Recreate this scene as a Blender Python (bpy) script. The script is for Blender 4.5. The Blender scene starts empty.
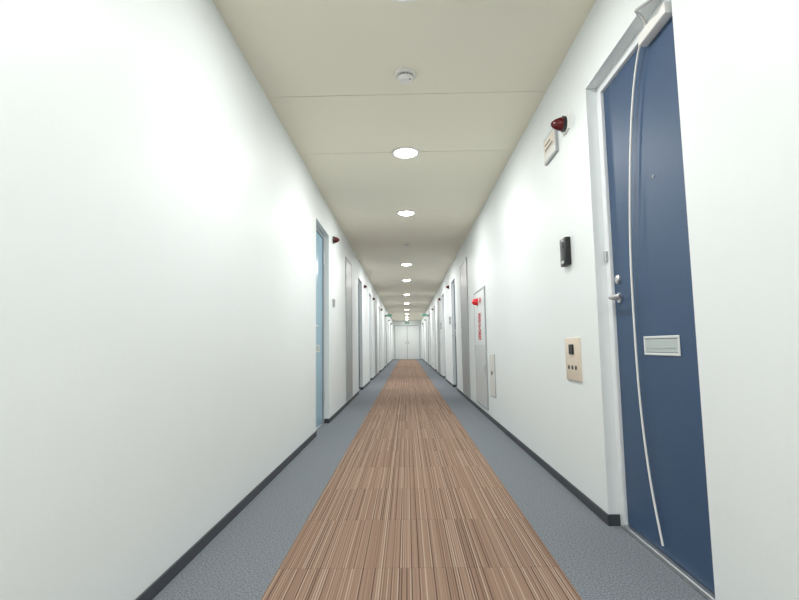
import bpy, bmesh, math, random
from mathutils import Vector, Matrix
PI = math.pi
sc = bpy.context.scene
C = sc.collection
sc.view_settings.view_transform = 'Standard'
sc.view_settings.look = 'None'

# ------------------------------------------------------------------ dimensions
WL, WR, H, CH = -0.864, 0.905, 2.411, 0.826      # left wall, right wall, ceiling, camera height
Y0, Y1 = -4.0, 30.0
TH = 0.16
F = 480.0
DW, DH = 0.762, 2.08                             # door openings

# ------------------------------------------------------------------ camera
cd = bpy.data.cameras.new('camera'); cam = bpy.data.objects.new('camera', cd); C.objects.link(cam)
cd.sensor_width = 36; cd.lens = F*36/799; cd.clip_start = 0.02
RM = Matrix.Rotation(0.0142, 3, 'Z') @ Matrix.Rotation(PI/2 + math.atan(46/F), 3, 'X') @ Matrix.Rotation(-0.0148, 3, 'Z')
cam.matrix_world = Matrix.Translation((0, 0, CH)) @ RM.to_4x4()
sc.camera = cam
def ray(px, py):
    return RM @ Vector(((px-399.5)/F, -(py-300)/F, -1))
def on_x(px, py, X):
    d = ray(px, py); t = X/d.x
    return Vector((X, d.y*t, CH + d.z*t))

# ------------------------------------------------------------------ materials
def srgb(r, g, b):
    f = lambda c: (c/255/12.92) if c/255 <= .04045 else ((c/255+.055)/1.055)**2.4
    return (f(r), f(g), f(b), 1)
def mat(name, col, rough=.5, metal=0, noise=0, nscale=40, bump=0, bscale=200, emit=None, estr=0, spec=.5):
    m = bpy.data.materials.new(name); m.use_nodes = True
    nt = m.node_tree; b = nt.nodes['Principled BSDF']
    b.inputs['Base Color'].default_value = col; b.inputs['Roughness'].default_value = rough
    b.inputs['Metallic'].default_value = metal; b.inputs['Specular IOR Level'].default_value = spec
    tc = nt.nodes.new('ShaderNodeTexCoord')
    if noise:
        n = nt.nodes.new('ShaderNodeTexNoise'); n.inputs['Scale'].default_value = nscale; n.inputs['Detail'].default_value = 4
        nt.links.new(tc.outputs['Object'], n.inputs['Vector'])
        r = nt.nodes.new('ShaderNodeValToRGB')
        r.color_ramp.elements[0].position = .3; r.color_ramp.elements[1].position = .7
        r.color_ramp.elements[0].color = tuple(c*(1-noise) for c in col[:3])+(1,)
        r.color_ramp.elements[1].color = tuple(min(1, c*(1+noise)) for c in col[:3])+(1,)
        nt.links.new(n.outputs['Fac'], r.inputs['Fac']); nt.links.new(r.outputs['Color'], b.inputs['Base Color'])
    if bump:
        n2 = nt.nodes.new('ShaderNodeTexNoise'); n2.inputs['Scale'].default_value = bscale; n2.inputs['Detail'].default_value = 3
        bp = nt.nodes.new('ShaderNodeBump'); bp.inputs['Strength'].default_value = bump; bp.inputs['Distance'].default_value = .002
        nt.links.new(tc.outputs['Object'], n2.inputs['Vector']); nt.links.new(n2.outputs['Fac'], bp.inputs['Height'])
        nt.links.new(bp.outputs['Normal'], b.inputs['Normal'])
    if emit:
        b.inputs['Emission Color'].default_value = emit; b.inputs['Emission Strength'].default_value = estr
    return m

M_wall = mat('wall_vinyl', srgb(237, 243, 243), .5, noise=.006, nscale=3, bump=.2, bscale=50, spec=.4)
M_ceil = mat('ceiling_board', srgb(246, 242, 225), .8, noise=.004, nscale=2)
M_floor = mat('grey_carpet', srgb(124, 130, 136), .95, noise=.5, nscale=170, bump=.25, bscale=450, spec=.1)
M_base = mat('charcoal_vinyl', srgb(66, 69, 75), .5)
M_blue = mat('blue_door_paint', srgb(56, 82, 114), .48, noise=.03, nscale=60, bump=.05, bscale=300, spec=.45)
M_sheen = mat('blue_door_painted_sheen', srgb(150, 186, 204), .3, noise=.03, nscale=60)  # door blue paled, grazing reflection painted into the colour
M_frame = mat('frame_white', srgb(238, 242, 244), .35)
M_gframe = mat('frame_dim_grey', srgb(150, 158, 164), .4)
M_eframe = mat('end_door_frame', srgb(182, 188, 190), .4)
M_steel = mat('brushed_steel', srgb(215, 215, 215), .28, metal=.9)
M_slotm = mat('satin_aluminium', srgb(222, 228, 226), .4, metal=.1)
M_slotd = mat('satin_aluminium_flap', srgb(190, 200, 199), .4, metal=.1)
M_white = mat('white_plastic', srgb(240, 240, 236), .4)
M_cream = mat('cream_plastic', srgb(224, 211, 193), .45)
M_ivory = mat('ivory_plastic', srgb(222, 222, 216), .45)
M_black = mat('black_plastic', srgb(22, 23, 26), .35)
M_dgrey = mat('dark_grey_plastic', srgb(62, 66, 70), .4)
M_lgrey = mat('light_grey_plastic', srgb(172, 177, 179), .4)
M_shaft = mat('shaft_door_grey', srgb(168, 172, 173), .4)
M_cab = mat('cabinet_white', srgb(222, 227, 227), .35)
M_cabg = mat('cabinet_grey', srgb(206, 210, 210), .4)
M_red = mat('red_lens', srgb(195, 35, 45), .2, emit=srgb(220, 20, 30), estr=.2)
M_dred = mat('dark_red_lens', srgb(92, 24, 28), .18)
M_redp = mat('red_paint', srgb(205, 40, 50), .5)
M_end = mat('end_door_white', srgb(232, 236, 236), .4)
M_lamp = mat('lamp_glow', (1, 1, 1, 1), .5, emit=(1, .98, .93, 1), estr=22)
M_green = mat('exit_green', srgb(100, 155, 135), .4, emit=srgb(100, 180, 150), estr=.25)

def carpet_material():
    m = bpy.data.materials.new('striped_carpet'); m.use_nodes = True
    nt = m.node_tree; N = nt.nodes; L = nt.links; b = N['Principled BSDF']
    b.inputs['Roughness'].default_value = .95; b.inputs['Specular IOR Level'].default_value = .1
    tc = N.new('ShaderNodeTexCoord'); sp = N.new('ShaderNodeSeparateXYZ'); L.new(tc.outputs['Object'], sp.inputs[0])
    def mth(op, a, bb=None, c=None):
        n = N.new('ShaderNodeMath'); n.operation = op
        for i, v in enumerate((a, bb, c)):
            if v is None: continue
            if isinstance(v, (int, float)): n.inputs[i].default_value = v
            else: L.new(v, n.inputs[i])
        return n.outputs[0]
    X, Y = sp.outputs['X'], sp.outputs['Y']
    row = mth('FLOOR', mth('DIVIDE', mth('ADD', Y, 10.13), .5))
    colm = mth('FLOOR', mth('DIVIDE', X, .523))
    def white(a, b_, c_):
        cb = N.new('ShaderNodeCombineXYZ')
        for i, v in enumerate((a, b_, c_)):
            if isinstance(v, (int, float)): cb.inputs[i].default_value = v
            else: L.new(v, cb.inputs[i])
        w = N.new('ShaderNodeTexWhiteNoise'); w.noise_dimensions = '3D'; L.new(cb.outputs[0], w.inputs['Vector'])
        return w.outputs['Value']
    s1 = mth('FLOOR', mth('DIVIDE', X, .0045))
    w1 = white(s1, row, colm)
    w3 = white(s1, 7.7, 1.0)
    par = mth('MULTIPLY', mth('MODULO', mth('ABSOLUTE', s1), 2), .34)
    v = mth('ADD', mth('ADD', mth('MULTIPLY', w1, .26), par), mth('MULTIPLY', w3, .40))
    r = N.new('ShaderNodeValToRGB'); r.color_ramp.interpolation = 'LINEAR'
    el = r.color_ramp.elements
    el[0].position = .0; el[0].color = srgb(100, 78, 68)
    el[1].position = 1; el[1].color = srgb(182, 164, 148)
    for p, c in ((.18, (102, 80, 69)), (.28, (134, 109, 93)), (.44, (148, 123, 106)), (.54, (154, 130, 113)), (.62, (142, 117, 101)), (.72, (162, 139, 122)), (.84, (178, 157, 140))):
        e = el.new(p); e.color = srgb(*c)
    L.new(v, r.inputs[0])
    fy = mth('FRACT', mth('DIVIDE', mth('ADD', Y, 10.13), .5))
    fx = mth('FRACT', mth('DIVIDE', X, .523))
    seam = mth('MAXIMUM', mth('LESS_THAN', fy, .012), mth('LESS_THAN', fx, .005))
    tone = mth('SUBTRACT', mth('ADD', .95, mth('MULTIPLY', white(row, colm, 2.0), .10)), mth('MULTIPLY', seam, .14))
    mx = N.new('ShaderNodeVectorMath'); mx.operation = 'SCALE'
    L.new(r.outputs['Color'], mx.inputs[0]); L.new(tone, mx.inputs['Scale'])
    L.new(mx.outputs[0], b.inputs['Base Color'])
    nz = N.new('ShaderNodeTexNoise'); nz.inputs['Scale'].default_value = 400; L.new(tc.outputs['Object'], nz.inputs['Vector'])
    bp = N.new('ShaderNodeBump'); bp.inputs['Strength'].default_value = .2; bp.inputs['Distance'].default_value = .002
    L.new(nz.outputs['Fac'], bp.inputs['Height']); L.new(bp.outputs['Normal'], b.inputs['Normal'])
    return m
M_carpet = carpet_material()

# ------------------------------------------------------------------ mesh helpers
def bx(bm, x0, x1, y0, y1, z0, z1, bev=0, seg=2):
    vs = [bm.verts.new((x, y, z)) for x in (x0, x1) for y in (y0, y1) for z in (z0, z1)]
    q = [(0, 1, 3, 2), (4, 6, 7, 5), (0, 4, 5, 1), (2, 3, 7, 6), (0, 2, 6, 4), (1, 5, 7, 3)]
    fs = [bm.faces.new([vs[i] for i in f]) for f in q]
    if bev:
        es = list({e for f in fs for e in f.edges})
        bmesh.ops.bevel(bm, geom=es, offset=bev, segments=seg, affect='EDGES', profile=.5)
def lathe(bm, prof, axis='z', seg=32, o=(0, 0, 0)):
    """prof: list of (radius, height). axis: direction of height."""
    def P(r, h, a):
        c, s = r*math.cos(a), r*math.sin(a)
        v = {'z': (c, s, h), 'x': (h, c, s), 'y': (c, h, s)}[axis]
        return (v[0]+o[0], v[1]+o[1], v[2]+o[2])
    rings = []
    for r, h in prof:
        if r < 1e-6: rings.append([bm.verts.new(P(0, h, 0))])
        else: rings.append([bm.verts.new(P(r, h, 2*PI*k/seg)) for k in range(seg)])
    for A, B in zip(rings, rings[1:]):
        for k in range(seg):
            k2 = (k+1) % seg
            if len(A) == 1 and len(B) == 1: continue
            if len(A) == 1: f = [A[0], B[k], B[k2]]
            elif len(B) == 1: f = [A[k], A[k2], B[0]]
            else: f = [A[k], A[k2], B[k2], B[k]]
            bm.faces.new(f)
def tube(bm, pts, r, seg=10):
    pts = [Vector(p) for p in pts]; rings = []
    for i, p in enumerate(pts):
        t = (pts[min(i+1, len(pts)-1)] - pts[max(i-1, 0)]).normalized()
        u = t.cross(Vector((1, 0, 0)));
        if u.length < .05: u = t.cross(Vector((0, 0, 1)))
        u.normalize(); w = t.cross(u)
        rings.append([bm.verts.new(p + r*(math.cos(2*PI*k/seg)*u + math.sin(2*PI*k/seg)*w)) for k in range(seg)])
    for A, B in zip(rings, rings[1:]):
        for k in range(seg): bm.faces.new([A[k], A[(k+1) % seg], B[(k+1) % seg], B[k]])
    bm.faces.new(rings[0]); bm.faces.new(rings[-1])
def obj(name, bm, m, parent=None, smooth=True):
    bmesh.ops.recalc_face_normals(bm, faces=bm.faces)
    me = bpy.data.meshes.new(name); bm.to_mesh(me); bm.free()
    me.materials.append(m)
    if smooth:
        for p in me.polygons: p.use_smooth = True
        try: me.set_sharp_from_angle(angle=math.radians(32))
        except Exception: pass
    o = bpy.data.objects.new(name, me); C.objects.link(o)
    if parent: o.parent = parent
    return o
def tag(o, label=None, cat=None, group=None, kind=None):
    if label: o['label'] = label
    if cat: o['category'] = cat
    if group: o['group'] = group
    if kind: o['kind'] = kind
    return o
def thing(name, loc, rz=0):
    o = bpy.data.objects.new(name, None); C.objects.link(o); o.location = loc; o.rotation_euler = (0, 0, rz)
    o.empty_display_size = .1
    return o
def dup(root, loc=None, rz=None):
    def cp(o, par):
        c = o.copy(); C.objects.link(c)
        if par: c.parent = par
        for ch in [k for k in bpy.data.objects if k.parent == o]: cp(ch, c)
        return c
    r = cp(root, None)
    if loc is not None: r.location = loc
    if rz is not None: r.rotation_euler = (0, 0, rz)
    return r
def recolour(root, frm, to):
    """give one copy its own material on the parts that use frm"""
    st = [root]
    while st:
        o = st.pop(); st += [k for k in bpy.data.objects if k.parent == o]
        if o.type == 'MESH' and o.data.materials[0] == frm:
            o.material_slots[0].link = 'OBJECT'; o.material_slots[0].material = to
def B(): return bmesh.new()

# ------------------------------------------------------------------ layout
left_doors = [4.94, 8.95, 11.5, 15.2, 18.4, 22.0, 25.6]
right_doors = [1.902, 9.25, 11.9, 15.4, 18.7, 22.2, 25.8]
def build_wall(name, X, s, centres):
    bm = B(); y = Y0 - TH
    x0, x1 = (X, X+TH) if s > 0 else (X-TH, X)
    for c in centres:
        bx(bm, x0, x1, y, c-DW/2, 0, H)
        bx(bm, x0, x1, c-DW/2, c+DW/2, DH, H)
        y = c+DW/2
    bx(bm, x0, x1, y, Y1+TH, 0, H)
    tag(obj(name, bm, M_wall, smooth=False), 'white vinyl-papered corridor wall on the %s with recessed doors' % ('right' if s > 0 else 'left'), 'wall', kind='structure')
    bm = B(); y = Y0; t = .007; h = .05
    a, b = (X-t, X) if s > 0 else (X, X+t)
    for c in centres + [None]:
        e = c-DW/2 if c else Y1
        bx(bm, a, b, y, e, 0.001, h, .002, 1)
        if c:
            r0, r1 = (X-t, X+.05) if s > 0 else (X-.05, X+t)
            bx(bm, r0, r1, c-DW/2, c-DW/2+t, 0.001, h, .002, 1)
            bx(bm, r0, r1, c+DW/2-t, c+DW/2, 0.001, h, .002, 1)
            y = c+DW/2
    tag(obj('baseboard_'+name[5:], bm, M_base), 'dark charcoal baseboard along the %s wall' % name[5:], 'baseboard', kind='structure')
build_wall('wall_left', WL, -1, left_doors)
build_wall('wall_right', WR, 1, right_doors)
bm = B(); bx(bm, WL, WR, Y1, Y1+TH, 0, H)
tag(obj('wall_end', bm, M_wall, smooth=False), 'white wall closing the far end of the corridor', 'wall', kind='structure')
bm = B(); bx(bm, WL, WR, Y0-TH, Y0, 0, H)
tag(obj('wall_back', bm, M_wall, smooth=False), 'white wall closing the near end of the corridor', 'wall', kind='structure')
bm = B(); bx(bm, WL-TH, WR+TH, Y0-TH, Y1+TH, -.1, 0)
tag(obj('floor', bm, M_floor, smooth=False), 'grey carpet floor beside the brown runner', 'floor', kind='structure')
# ceiling of boards with thin grooves every 0.91 m
bm = B(); y = 2.90 - .91*8; ys = [Y0-TH]
while y < Y1:
    if y > Y0: ys.append(y)
    y += .91
ys.append(Y1+TH)
g = lambda y: .0028 if y < 4 else .0012
for a, b in zip(ys, ys[1:]):
    bx(bm, WL-TH, WR+TH, a+g(a), b-g(b), H, H+.014)
bx(bm, WL-TH, WR+TH, Y0-TH, Y1+TH, H+.014, H+.1)
tag(obj('ceiling', bm, M_ceil, smooth=False), 'cream ceiling of wide boards with thin cross joints', 'ceiling', kind='structure')
# striped carpet runner
bm = B(); bx(bm, -.523, .523, 0, Y1-.35-Y0, 0, .004)
o = obj('carpet_runner', bm, M_carpet, smooth=False); o.location = (.029, Y0, 0)
tag(o, 'brown and beige striped carpet runner down the middle of the corridor', 'carpet')

# ------------------------------------------------------------------ doors (local +x = into the corridor, +y along wall)
def make_door(name, X, Y, rz):
    r = thing(name, (X, Y, 0), rz)
    w = DW/2; fw = .042; fx = -.052
    bm = B()
    bx(bm, -.12, fx, -w, -w+fw, 0, DH, .002, 1); bx(bm, -.12, fx, w-fw, w, 0, DH, .002, 1)
    bx(bm, -.12, fx, -w+fw, w-fw, DH-fw, DH, .002, 1)
    obj('door_frame', bm, M_frame, r)
    bm = B(); bx(bm, -.12, -.045, -w+fw, w-fw, 0.0005, .02, .003, 1)
    obj('sill', bm, M_steel, r)
    lx = -.066
    bm = B(); bx(bm, -.108, lx, -w+fw+.003, w-fw-.003, .022, DH-fw-.003, .002, 1)
    obj('leaf', bm, M_blue, r)
    hy = w-fw-.055
    k = -hy
    bm = B(); lathe(bm, [(0, lx), (.024, lx), (.024, lx+.006), (.012, lx+.009), (.010, lx+.045), (0, lx+.045)], 'x', 24, (0, k, 1.03))
    h = obj('handle', bm, M_steel, r)
    bm = B(); tube(bm, [(lx+.042, k-.005, 1.03), (lx+.048, k+.02, 1.03), (lx+.048, k+.07, 1.03), (lx+.044, k+.105, 1.028)], .009)
    obj('lever', bm, M_steel, h)
    bm = B(); lathe(bm, [(0, lx), (.02, lx), (.02, lx+.008), (.015, lx+.014), (0, lx+.014)], 'x', 24, (0, k, 1.115)); bx(bm, lx+.012, lx+.0155, k-.002, k+.002, 1.107, 1.123)
    obj('lock_cylinder', bm, M_steel, r)
    bm = B(); lathe(bm, [(0, lx), (.006, lx), (.006, lx+.003), (.004, lx+.004), (0, lx+.002)], 'x', 16, (0, .07, 1.47))
    obj('peephole', bm, M_lgrey, r)
    bm = B()
    y0, y1, z0, z1 = -.082, .176, .775, .85
    for a in ((y0, y1, z0, z0+.010), (y0, y1, z1-.010, z1), (y0, y0+.012, z0+.010, z1-.010), (y1-.012, y1, z0+.010, z1-.010)):
        bx(bm, lx, lx+.005, a[0], a[1], a[2], a[3], .002, 1)
    s = obj('mail_slot', bm, M_slotm, r)
    bm = B(); bx(bm, lx, lx+.003, y0+.014, y1-.014, z0+.012, z1-.012, .001, 1); bx(bm, lx+.002, lx+.005, y0+.03, y1-.03, z0+.028, z0+.034)
    obj('flap', bm, M_slotd, s)
    bm = B(); bx(bm, fx, fx+.012, -w+.006, -w+.03, 1.21, 1.26, .003, 1)
    obj('guard_plate', bm, M_steel, r)
    for z in (.25, 1.75):
        bm = B(); lathe(bm, [(0, z), (.008, z), (.008, z+.11), (0, z+.11)], 'z', 12, (fx+.004, w-fw, 0)); obj('hinge', bm, M_steel, r)
    return r
d1 = make_door('door_1', WR, right_doors[0], PI)
tag(d1, 'blue steel door with a mail slot recessed in the right wall, nearest the camera', 'door', kind='structure')
n = 2
ordw = ['nearest', 'second', 'third', 'fourth', 'fifth', 'sixth', 'seventh']
for i, y in enumerate(left_doors):
    d = dup(d1, (WL, y, 0), 0); d.name = 'door_%d' % n; n += 1
    if i == 0: recolour(d, M_blue, M_sheen)  # nearest left leaf gets its sheen as colour
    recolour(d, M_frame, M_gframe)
    tag(d, ('recessed %s door, %s one along the left wall') % ('painted-sheen blue' if i == 0 else 'blue', ordw[i]), 'door', kind='structure')
for i, y in enumerate(right_doors[1:]):
    d = dup(d1, (WR, y, 0), PI); d.name = 'door_%d' % n; n += 1
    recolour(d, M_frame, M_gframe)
    tag(d, 'recessed blue door, %s one along the right wall' % ordw[i+1], 'door', kind='structure')

# door closer at the top of the near door
r = thing('door_closer', (WR+.0665, 1.70, 2.012), PI)
tag(r, 'white box door closer with folding steel arm above the nearest blue door', 'door closer')
bm = B(); bx(bm, 0, .04, -.11, .09, -.024, .022, .006); obj('body', bm, M_white, r)
bm = B(); lathe(bm, [(0, .022), (.014, .022), (.014, .036), (0, .036)], 'z', 20, (.022, -.06, 0)); obj('pivot', bm, M_steel, r)
bm = B(); tube(bm, [(.022, -.06, .033), (.105, .02, .036)], .006); tube(bm, [(.105, .02, .036), (.045, .12, .045)], .006); obj('arm', bm, M_steel, r)
# white cord bowed down the door
pts = [on_x(px, py, WR+.045) for px, py in ((655, 14), (643, 38), (637, 60), (632, 110), (630, 180), (630.5, 250), (634, 320), (640, 400), (650, 478), (663, 546))]
def smooth_pts(p, n=6):
    out = []
    for i in range(len(p)-1):
        a, b, c, d = p[max(i-1, 0)], p[i], p[i+1], p[min(i+2, len(p)-1)]
        for k in range(n):
            t = k/n
            out.append(.5*((2*b)+(c-a)*t+(2*a-5*b+4*c-d)*t*t+(3*b-a-3*c+d)*t**3))
    return out+[p[-1]]
bm = B(); tube(bm, smooth_pts(pts), .0043, 10)
tag(obj('cord', bm, M_white), 'thin white cord hanging in a bow down the nearest blue door', 'cord')

# ------------------------------------------------------------------ grey shaft doors (flush)
def shaft(name, X, Y, rz, w, label):
    r = thing(name, (X, Y, 0), rz); h = w/2
    bm = B()
    bx(bm, -.003, .012, -h, -h+.03, .07, 2.12, .002, 1); bx(bm, -.003, .012, h-.03, h, .07, 2.12, .002, 1)
    bx(bm, -.003, .012, -h+.03, h-.03, 2.09, 2.12, .002, 1); bx(bm, -.003, .012, -h+.03, h-.03, .07, .1, .002, 1)
    obj('door_frame', bm, M_shaft, r)
    bm = B(); bx(bm, -.003, .009, -h+.033, h-.033, .103, 2.087, .001, 1); obj('leaf', bm, M_shaft, r)
    bm = B(); bx(bm, .009, .013, -h+.06, -h+.1, 1.0, 1.1, .003, 1); obj('handle', bm, M_steel, r)
    tag(r, label, 'door', kind='structure')
for X, Y, rz, w, lb in ((WL, 7.15, 0, .72, 'tall flush grey service door on the left wall past the nearest door'),
                        (WR, 7.45, PI, .85, 'tall flush grey service door on the right wall beyond the fire hose cabinet'),
                        (WL, 13.4, 0, .8, 'tall flush grey service door on the left wall after the third door'),
                        (WR, 13.7, PI, .8, 'tall flush grey service door on the right wall after the third door'),
                        (WL, 20.2, 0, .8, 'tall flush grey service door far down the left wall'),
                        (WR, 20.4, PI, .8, 'tall flush grey service door far down the right wall')):
    shaft('door_%d' % n, X, Y, rz, w, lb); n += 1

# end double door
r = thing('door_%d' % n, ((WL+WR)/2, Y1, 0), 0)
bm = B()
for a in ((-.8, -.755, 0, 2.115), (.755, .8, 0, 2.115), (-.755, .755, 2.07, 2.115), (-.018, .018, 0, 2.07)): bx(bm, a[0], a[1], -.03, 0.003, a[2], a[3], .003, 1)
obj('door_frame', bm, M_eframe, r)
for s in (-1, 1):
    bm = B(); bx(bm, min(s*.021, s*.752), max(s*.021, s*.752), -.018, 0.003, .01, 2.067, .002, 1)
    lf = obj('leaf', bm, M_end, r)
    bm = B(); tube(bm, [(s*.09, -.016, .95), (s*.09, -.06, .96), (s*.09, -.06, 1.09), (s*.09, -.016, 1.10)], .009); obj('handle', bm, M_dgrey, lf)
tag(r, 'white double door closing the far end of the corridor', 'door', kind='structure')
# exit signs
def exit_sign(loc, rz, label):
    r = thing('exit_sign', loc, rz)
    bm = B(); bx(bm, -.15, .15, -.03, .003, -.07, .07, .006); obj('casing', bm, M_white, r)
    bm = B(); bx(bm, -.135, .135, -.034, -.029, -.055, .055, .002, 1); obj('face', bm, M_green, r)
    tag(r, label, 'sign')
exit_sign(((WL+WR)/2, Y1, 2.24), 0, 'small green lit exit sign above the end double door')
def flag_sign(s, y, label):
    X = WR if s > 0 else WL
    r = thing('exit_sign', (X, y, 2.16))
    a, b = sorted((s*.003, -s*.24))
    bm = B(); bx(bm, a, b, -.02, .02, -.06, .06, .006); obj('casing', bm, M_white, r)
    bm = B(); bx(bm, a+.012, b-.012, -.024, -.019, -.05, .05, .002, 1); obj('face', bm, M_green, r)
    tag(r, label, 'sign')
flag_sign(-1, 20.9, 'small green exit sign jutting from the left wall near the far end')
flag_sign(1, 21.1, 'small green exit sign jutting from the right wall near the far end')

# ------------------------------------------------------------------ alarm lamps
def wall_loc(px, py, side):
    return on_x(px, py, WR if side > 0 else WL)
def make_bell():
    r = thing('alarm_lamp', (0, 0, 0))
    bm = B(); bx(bm, -.003, .012, -.045, .045, -.045, .045, .004); obj('base', bm, M_white, r)
    bm = B(); lathe(bm, [(0, .012), (.042, .012), (.044, .026), (.038, .03), (0, .03)], 'x', 24); obj('collar', bm, M_black, r)
    bm = B(); lathe(bm, [(0, .026), (.038, .030), (.035, .045), (.027, .065), (.018, .08), (.009, .088), (0, .09)], 'x', 24); obj('lens', bm, M_dred, r)
    return r
bell0 = make_bell(); bell0.location = wall_loc(567, 124, 1); bell0.rotation_euler = (0, 0, PI)
GB = 'dark red alarm lamps along the corridor walls'
tag(bell0, 'dark red lamp above the number plate beside the nearest blue door', 'lamp', GB)
b = dup(bell0, wall_loc(332, 240, -1), 0); tag(b, 'dark red lamp on the left wall just past the nearest left door', 'lamp', GB)
bz = bell0.location.z
for i, y in enumerate(left_doors[1:]):
    b = dup(bell0, (WL, y+.7, bz), 0); b.scale = (.8, .9, .9); tag(b, 'dark red lamp just past the %s door on the left wall' % ordw[i+1], 'lamp', GB)
for i, y in enumerate(right_doors[1:]):
    b = dup(bell0, (WR, y+.7, bz), PI); b.scale = (.8, .9, .9); tag(b, 'dark red lamp just past the %s door on the right wall' % ordw[i+1], 'lamp', GB)

# number plate under the near lamp
p = wall_loc(552, 146, 1)
r = thing('number_plate', p, PI)
bm = B(); bx(bm, -.003, .016, -.12, .12, -.08, .08, .004); obj('backing', bm, M_lgrey, r)
bm = B(); bx(bm, .015, .018, -.108, .108, -.068, .068, .001, 1); obj('face', bm, M_ivory, r)
bm = B(); bx(bm, .0175, .02, -.09, .09, -.02, .052, .001, 1); ins = obj('insert', bm, M_cream, r)
bm = B(); bx(bm, .0195, .021, -.075, .075, -.008, .004); bx(bm, .0195, .021, -.075, .03, .024, .034); obj('dark_marking', bm, M_dgrey, ins)
tag(r, 'white number plate with beige insert beside the nearest blue door', 'plate')

# door phones
def make_phone():
    r = thing('door_phone', (0, 0, 0))
    bm = B(); bx(bm, -.003, .03, -.05, .05, -.078, .078, .007, 3); obj('body', bm, M_black, r)
    bm = B(); lathe(bm, [(0, .03), (.018, .03), (.018, .033), (.012, .034), (0, .031)], 'x', 20, (0, 0, .04)); obj('camera_lens', bm, M_dgrey, r)
    bm = B()
    for k in range(4): bx(bm, .03, .0315, -.025, .025, -.012-k*.009, -.008-k*.009)
    obj('speaker_grille', bm, M_dgrey, r)
    bm = B(); bx(bm, .03, .034, -.016, .016, -.066, -.05, .002, 1); obj('call_button', bm, M_slotm, r)
    return r
ph = make_phone(); ph.location = wall_loc(568, 252, 1); ph.rotation_euler = (0, 0, PI)
GP = 'door phones beside the doors'
tag(ph, 'black door phone on the white wall beside the nearest blue door', 'intercom', GP)
b = dup(ph, wall_loc(333, 303, -1), 0); recolour(b, M_black, M_lgrey); b.scale = (.7, .8, .6)
tag(b, 'light grey door phone below the red lamp past the nearest left door', 'intercom', GP)
for i, y in enumerate(right_doors[1:3]):
    b = dup(ph, (WR, y+.62, ph.location.z), PI); recolour(b, M_black, M_lgrey)
    tag(b, 'light grey door phone just past the %s door on the right wall' % ordw[i+1], 'intercom', GP)

# beige socket plate
p = wall_loc(574, 359, 1)
r = thing('socket_plate', p, PI)
bm = B(); bx(bm, -.003, .01, -.11, .11, -.115, .115, .004); obj('plate', bm, M_cream, r)
bm = B(); bx(bm, .01, .018, -.03, .034, .025, .08, .003, 1); obj('socket', bm, M_black, r)
for k in (-.055, 0, .055):
    bm = B(); lathe(bm, [(0, .01), (.011, .01), (.011, .013), (0, .013)], 'x', 16, (0, k, -.045)); obj('terminal', bm, M_dgrey, r)
tag(r, 'square beige wall plate with black socket and three dots, left of the nearest blue door', 'socket')

# small hatch
p = wall_loc(493, 375, 1)
r = thing('access_hatch', p, PI)
bm = B(); bx(bm, -.003, .006, -.15, .15, -.225, .225, .002, 1); obj('frame', bm, M_lgrey, r)
bm = B(); bx(bm, .005, .009, -.143, .143, -.218, .218, .002, 1); hp = obj('panel', bm, M_ivory, r)
bm = B(); lathe(bm, [(0, .009), (.022, .009), (.022, .015), (0, .015)], 'x', 16, (0, .0, .02)); obj('latch', bm, M_dgrey, hp)
tag(r, 'small cream access hatch low on the right wall before the fire cabinet', 'hatch')

# fire hose cabinet
y0 = wall_loc(487, 346, 1).y; y1 = y0+.85
r = thing('fire_hose_cabinet', (WR, (y0+y1)/2, 0), PI); h = (y1-y0)/2
bm = B()
for a in ((-h, -h+.02, .1, 1.5), (h-.02, h, .1, 1.5), (-h+.02, h-.02, 1.48, 1.5), (-h+.02, h-.02, .1, .12)): bx(bm, -.003, .016, a[0], a[1], a[2], a[3], .003, 1)
obj('frame', bm, M_lgrey, r)
bm = B(); bx(bm, -.003, .014, -h+.023, h-.023, .82, 1.477, .002, 1); obj('upper_panel', bm, M_cab, r)
bm = B(); bx(bm, -.003, .014, -h+.023, h-.023, .123, .815, .002, 1); dr = obj('lower_door', bm, M_cabg, r)
bm = B(); bx(bm, .014, .02, h-.12, h-.07, .5, .6, .003, 1); obj('handle', bm, M_steel, dr)
bm = B(); lathe(bm, [(0, .014), (.05, .014), (.05, .022), (.042, .03), (.037, .06), (.025, .08), (0, .086)], 'x', 24, (0, -.1, 1.36)); obj('red_lamp', bm, M_red, r)
bm = B(); lathe(bm, [(0, .014), (.035, .014), (.035, .02), (.018, .022), (0, .022)], 'x', 24, (0, .12, 1.36)); obj('call_button', bm, M_redp, r)
cu = bpy.data.curves.new('lettering', 'FONT'); cu.body = '消\n火\n栓'; cu.size = .15; cu.align_x = 'CENTER'; cu.align_y = 'CENTER'; cu.extrude = .0005; cu.offset = .003; cu.space_line = .8
t = bpy.data.objects.new('lettering_source', cu); C.objects.link(t)
bpy.context.view_layer.update()
me = bpy.data.meshes.new_from_object(t.evaluated_get(bpy.context.evaluated_depsgraph_get()))
bpy.data.objects.remove(t); bpy.data.curves.remove(cu)
me.materials.clear(); me.materials.append(M_redp); me.name = 'lettering'
zs = [v.co.y for v in me.vertices]
mid = (min(zs)+max(zs))/2; sc_ = .33/(max(zs)-min(zs))
for v in me.vertices: v.co.y = (v.co.y-mid)*sc_
t = bpy.data.objects.new('lettering', me); C.objects.link(t); t.parent = r
t.location = (.0155, .02, 1.05); t.rotation_euler = (PI/2, 0, PI/2); t.scale = (1.6, 1, 1)
tag(r, 'flush grey-white fire hose cabinet with red lamp and red characters on the right wall', 'cabinet')

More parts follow.
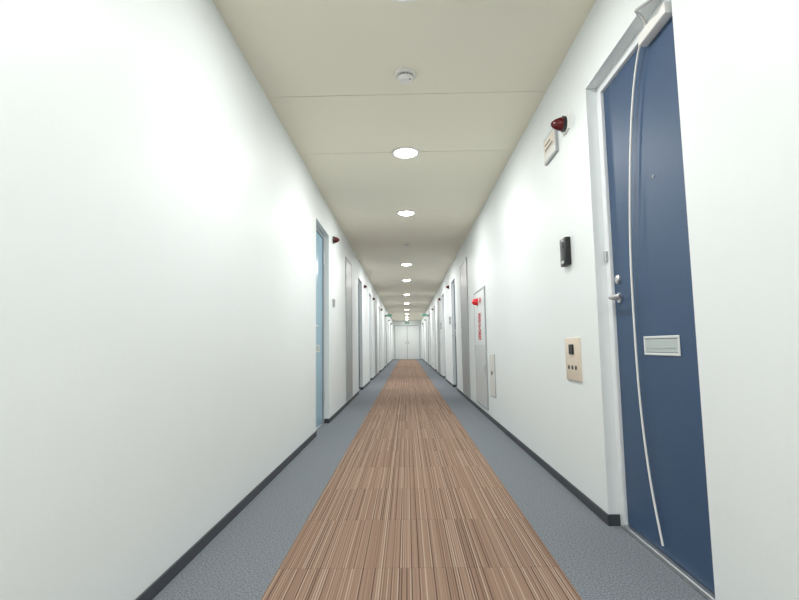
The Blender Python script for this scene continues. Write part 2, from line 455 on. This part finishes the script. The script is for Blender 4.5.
# ------------------------------------------------------------------ ceiling fixtures
GL = 'round downlights along the ceiling'
lights = [1.96, 3.82, 5.62, 9.26, 11.5, 14.75, 17.9, 21.0, 24.0, 26.6, 28.8]  # farthest one is an added light to brighten the end doors
def make_downlight():
    r = thing('downlight', (0, 0, 0))
    bm = B(); lathe(bm, [(.092, .0), (.115, 0), (.118, -.003), (.115, -.007), (.098, -.009), (.088, -.004), (.088, .0), (.092, 0)], 'z', 40); obj('trim_ring', bm, M_white, r)
    bm = B(); lathe(bm, [(0, -.022), (.04, -.021), (.07, -.017), (.086, -.009), (.089, -.001)], 'z', 40); obj('diffuser', bm, M_lamp, r)
    return r
dl = make_downlight()
extra = [.1, -1.8]
cx = .015
words = ['first', 'second', 'third', 'fourth', 'fifth', 'sixth', 'seventh', 'eighth', 'ninth', 'tenth', 'added eleventh']
roots = []
for i, y in enumerate(lights + extra):
    o = dl if i == 0 else dup(dl)
    o.location = (cx, y, H); roots.append((o, y))
    if i == 0: lb = 'round downlight cut by the top edge of the photo, nearest the camera'
    elif i < len(lights): lb = 'lit round ceiling downlight, %s one counting away from the camera' % words[i]
    else: lb = 'lit round ceiling downlight %s the camera' % ('above' if i == len(lights) else 'behind')
    tag(o, lb, 'ceiling light', GL)
for o, y in roots:
    ld = bpy.data.lights.new('downlight_lamp', 'AREA'); ld.shape = 'DISK'; ld.size = .17; ld.color = (1, .99, .975)
    ld.energy = {1.96: 14, 3.82: 14.5, 5.62: 18, .1: 19, -1.8: 20, 28.8: 14}.get(y, 25)
    lo = bpy.data.objects.new('bulb', ld); C.objects.link(lo); lo.parent = o; lo.location = (0, 0, -.026)

def detector(y, s, label):
    r = thing('smoke_detector', (cx, y, H))
    bm = B(); lathe(bm, [(0, 0.003), (.062*s, 0.003), (.062*s, -.012*s), (.056*s, -.016*s), (0, -.016*s)], 'z', 36); obj('base', bm, M_white, r)
    bm = B(); lathe(bm, [(0, -.016*s), (.04*s, -.016*s), (.04*s, -.026*s), (0, -.026*s)], 'z', 36); obj('vent_ring', bm, M_dgrey, r)
    bm = B(); lathe(bm, [(0, -.025*s), (.046*s, -.025*s), (.046*s, -.032*s), (.034*s, -.044*s), (.016*s, -.048*s), (0, -.048*s)], 'z', 36); obj('cap', bm, M_white, r)
    bm = B()
    for k in range(12):
        a = 2*PI*k/12; c, sn = math.cos(a)*.043*s, math.sin(a)*.043*s
        bx(bm, c-.002*s, c+.002*s, sn-.002*s, sn+.002*s, -.026*s, -.016*s)
    obj('cage', bm, M_white, r)
    bm = B(); lathe(bm, [(0, -.042*s), (.004*s, -.042*s), (.004*s, -.047*s), (0, -.048*s)], 'z', 12, (.027*s, -.02*s, 0)); obj('indicator', bm, M_dred, r)
    tag(r, label, 'smoke detector')
detector(2.67, 1.0, 'white round smoke detector on the ceiling before the first board joint')
detector(7.4, .8, 'small round detector on the ceiling between the third and fourth downlights')

# ------------------------------------------------------------------ world
w = bpy.data.worlds.new('world'); sc.world = w; w.use_nodes = True
w.node_tree.nodes['Background'].inputs[0].default_value = (.9, 1, 1, 1); w.node_tree.nodes['Background'].inputs[1].default_value = .05
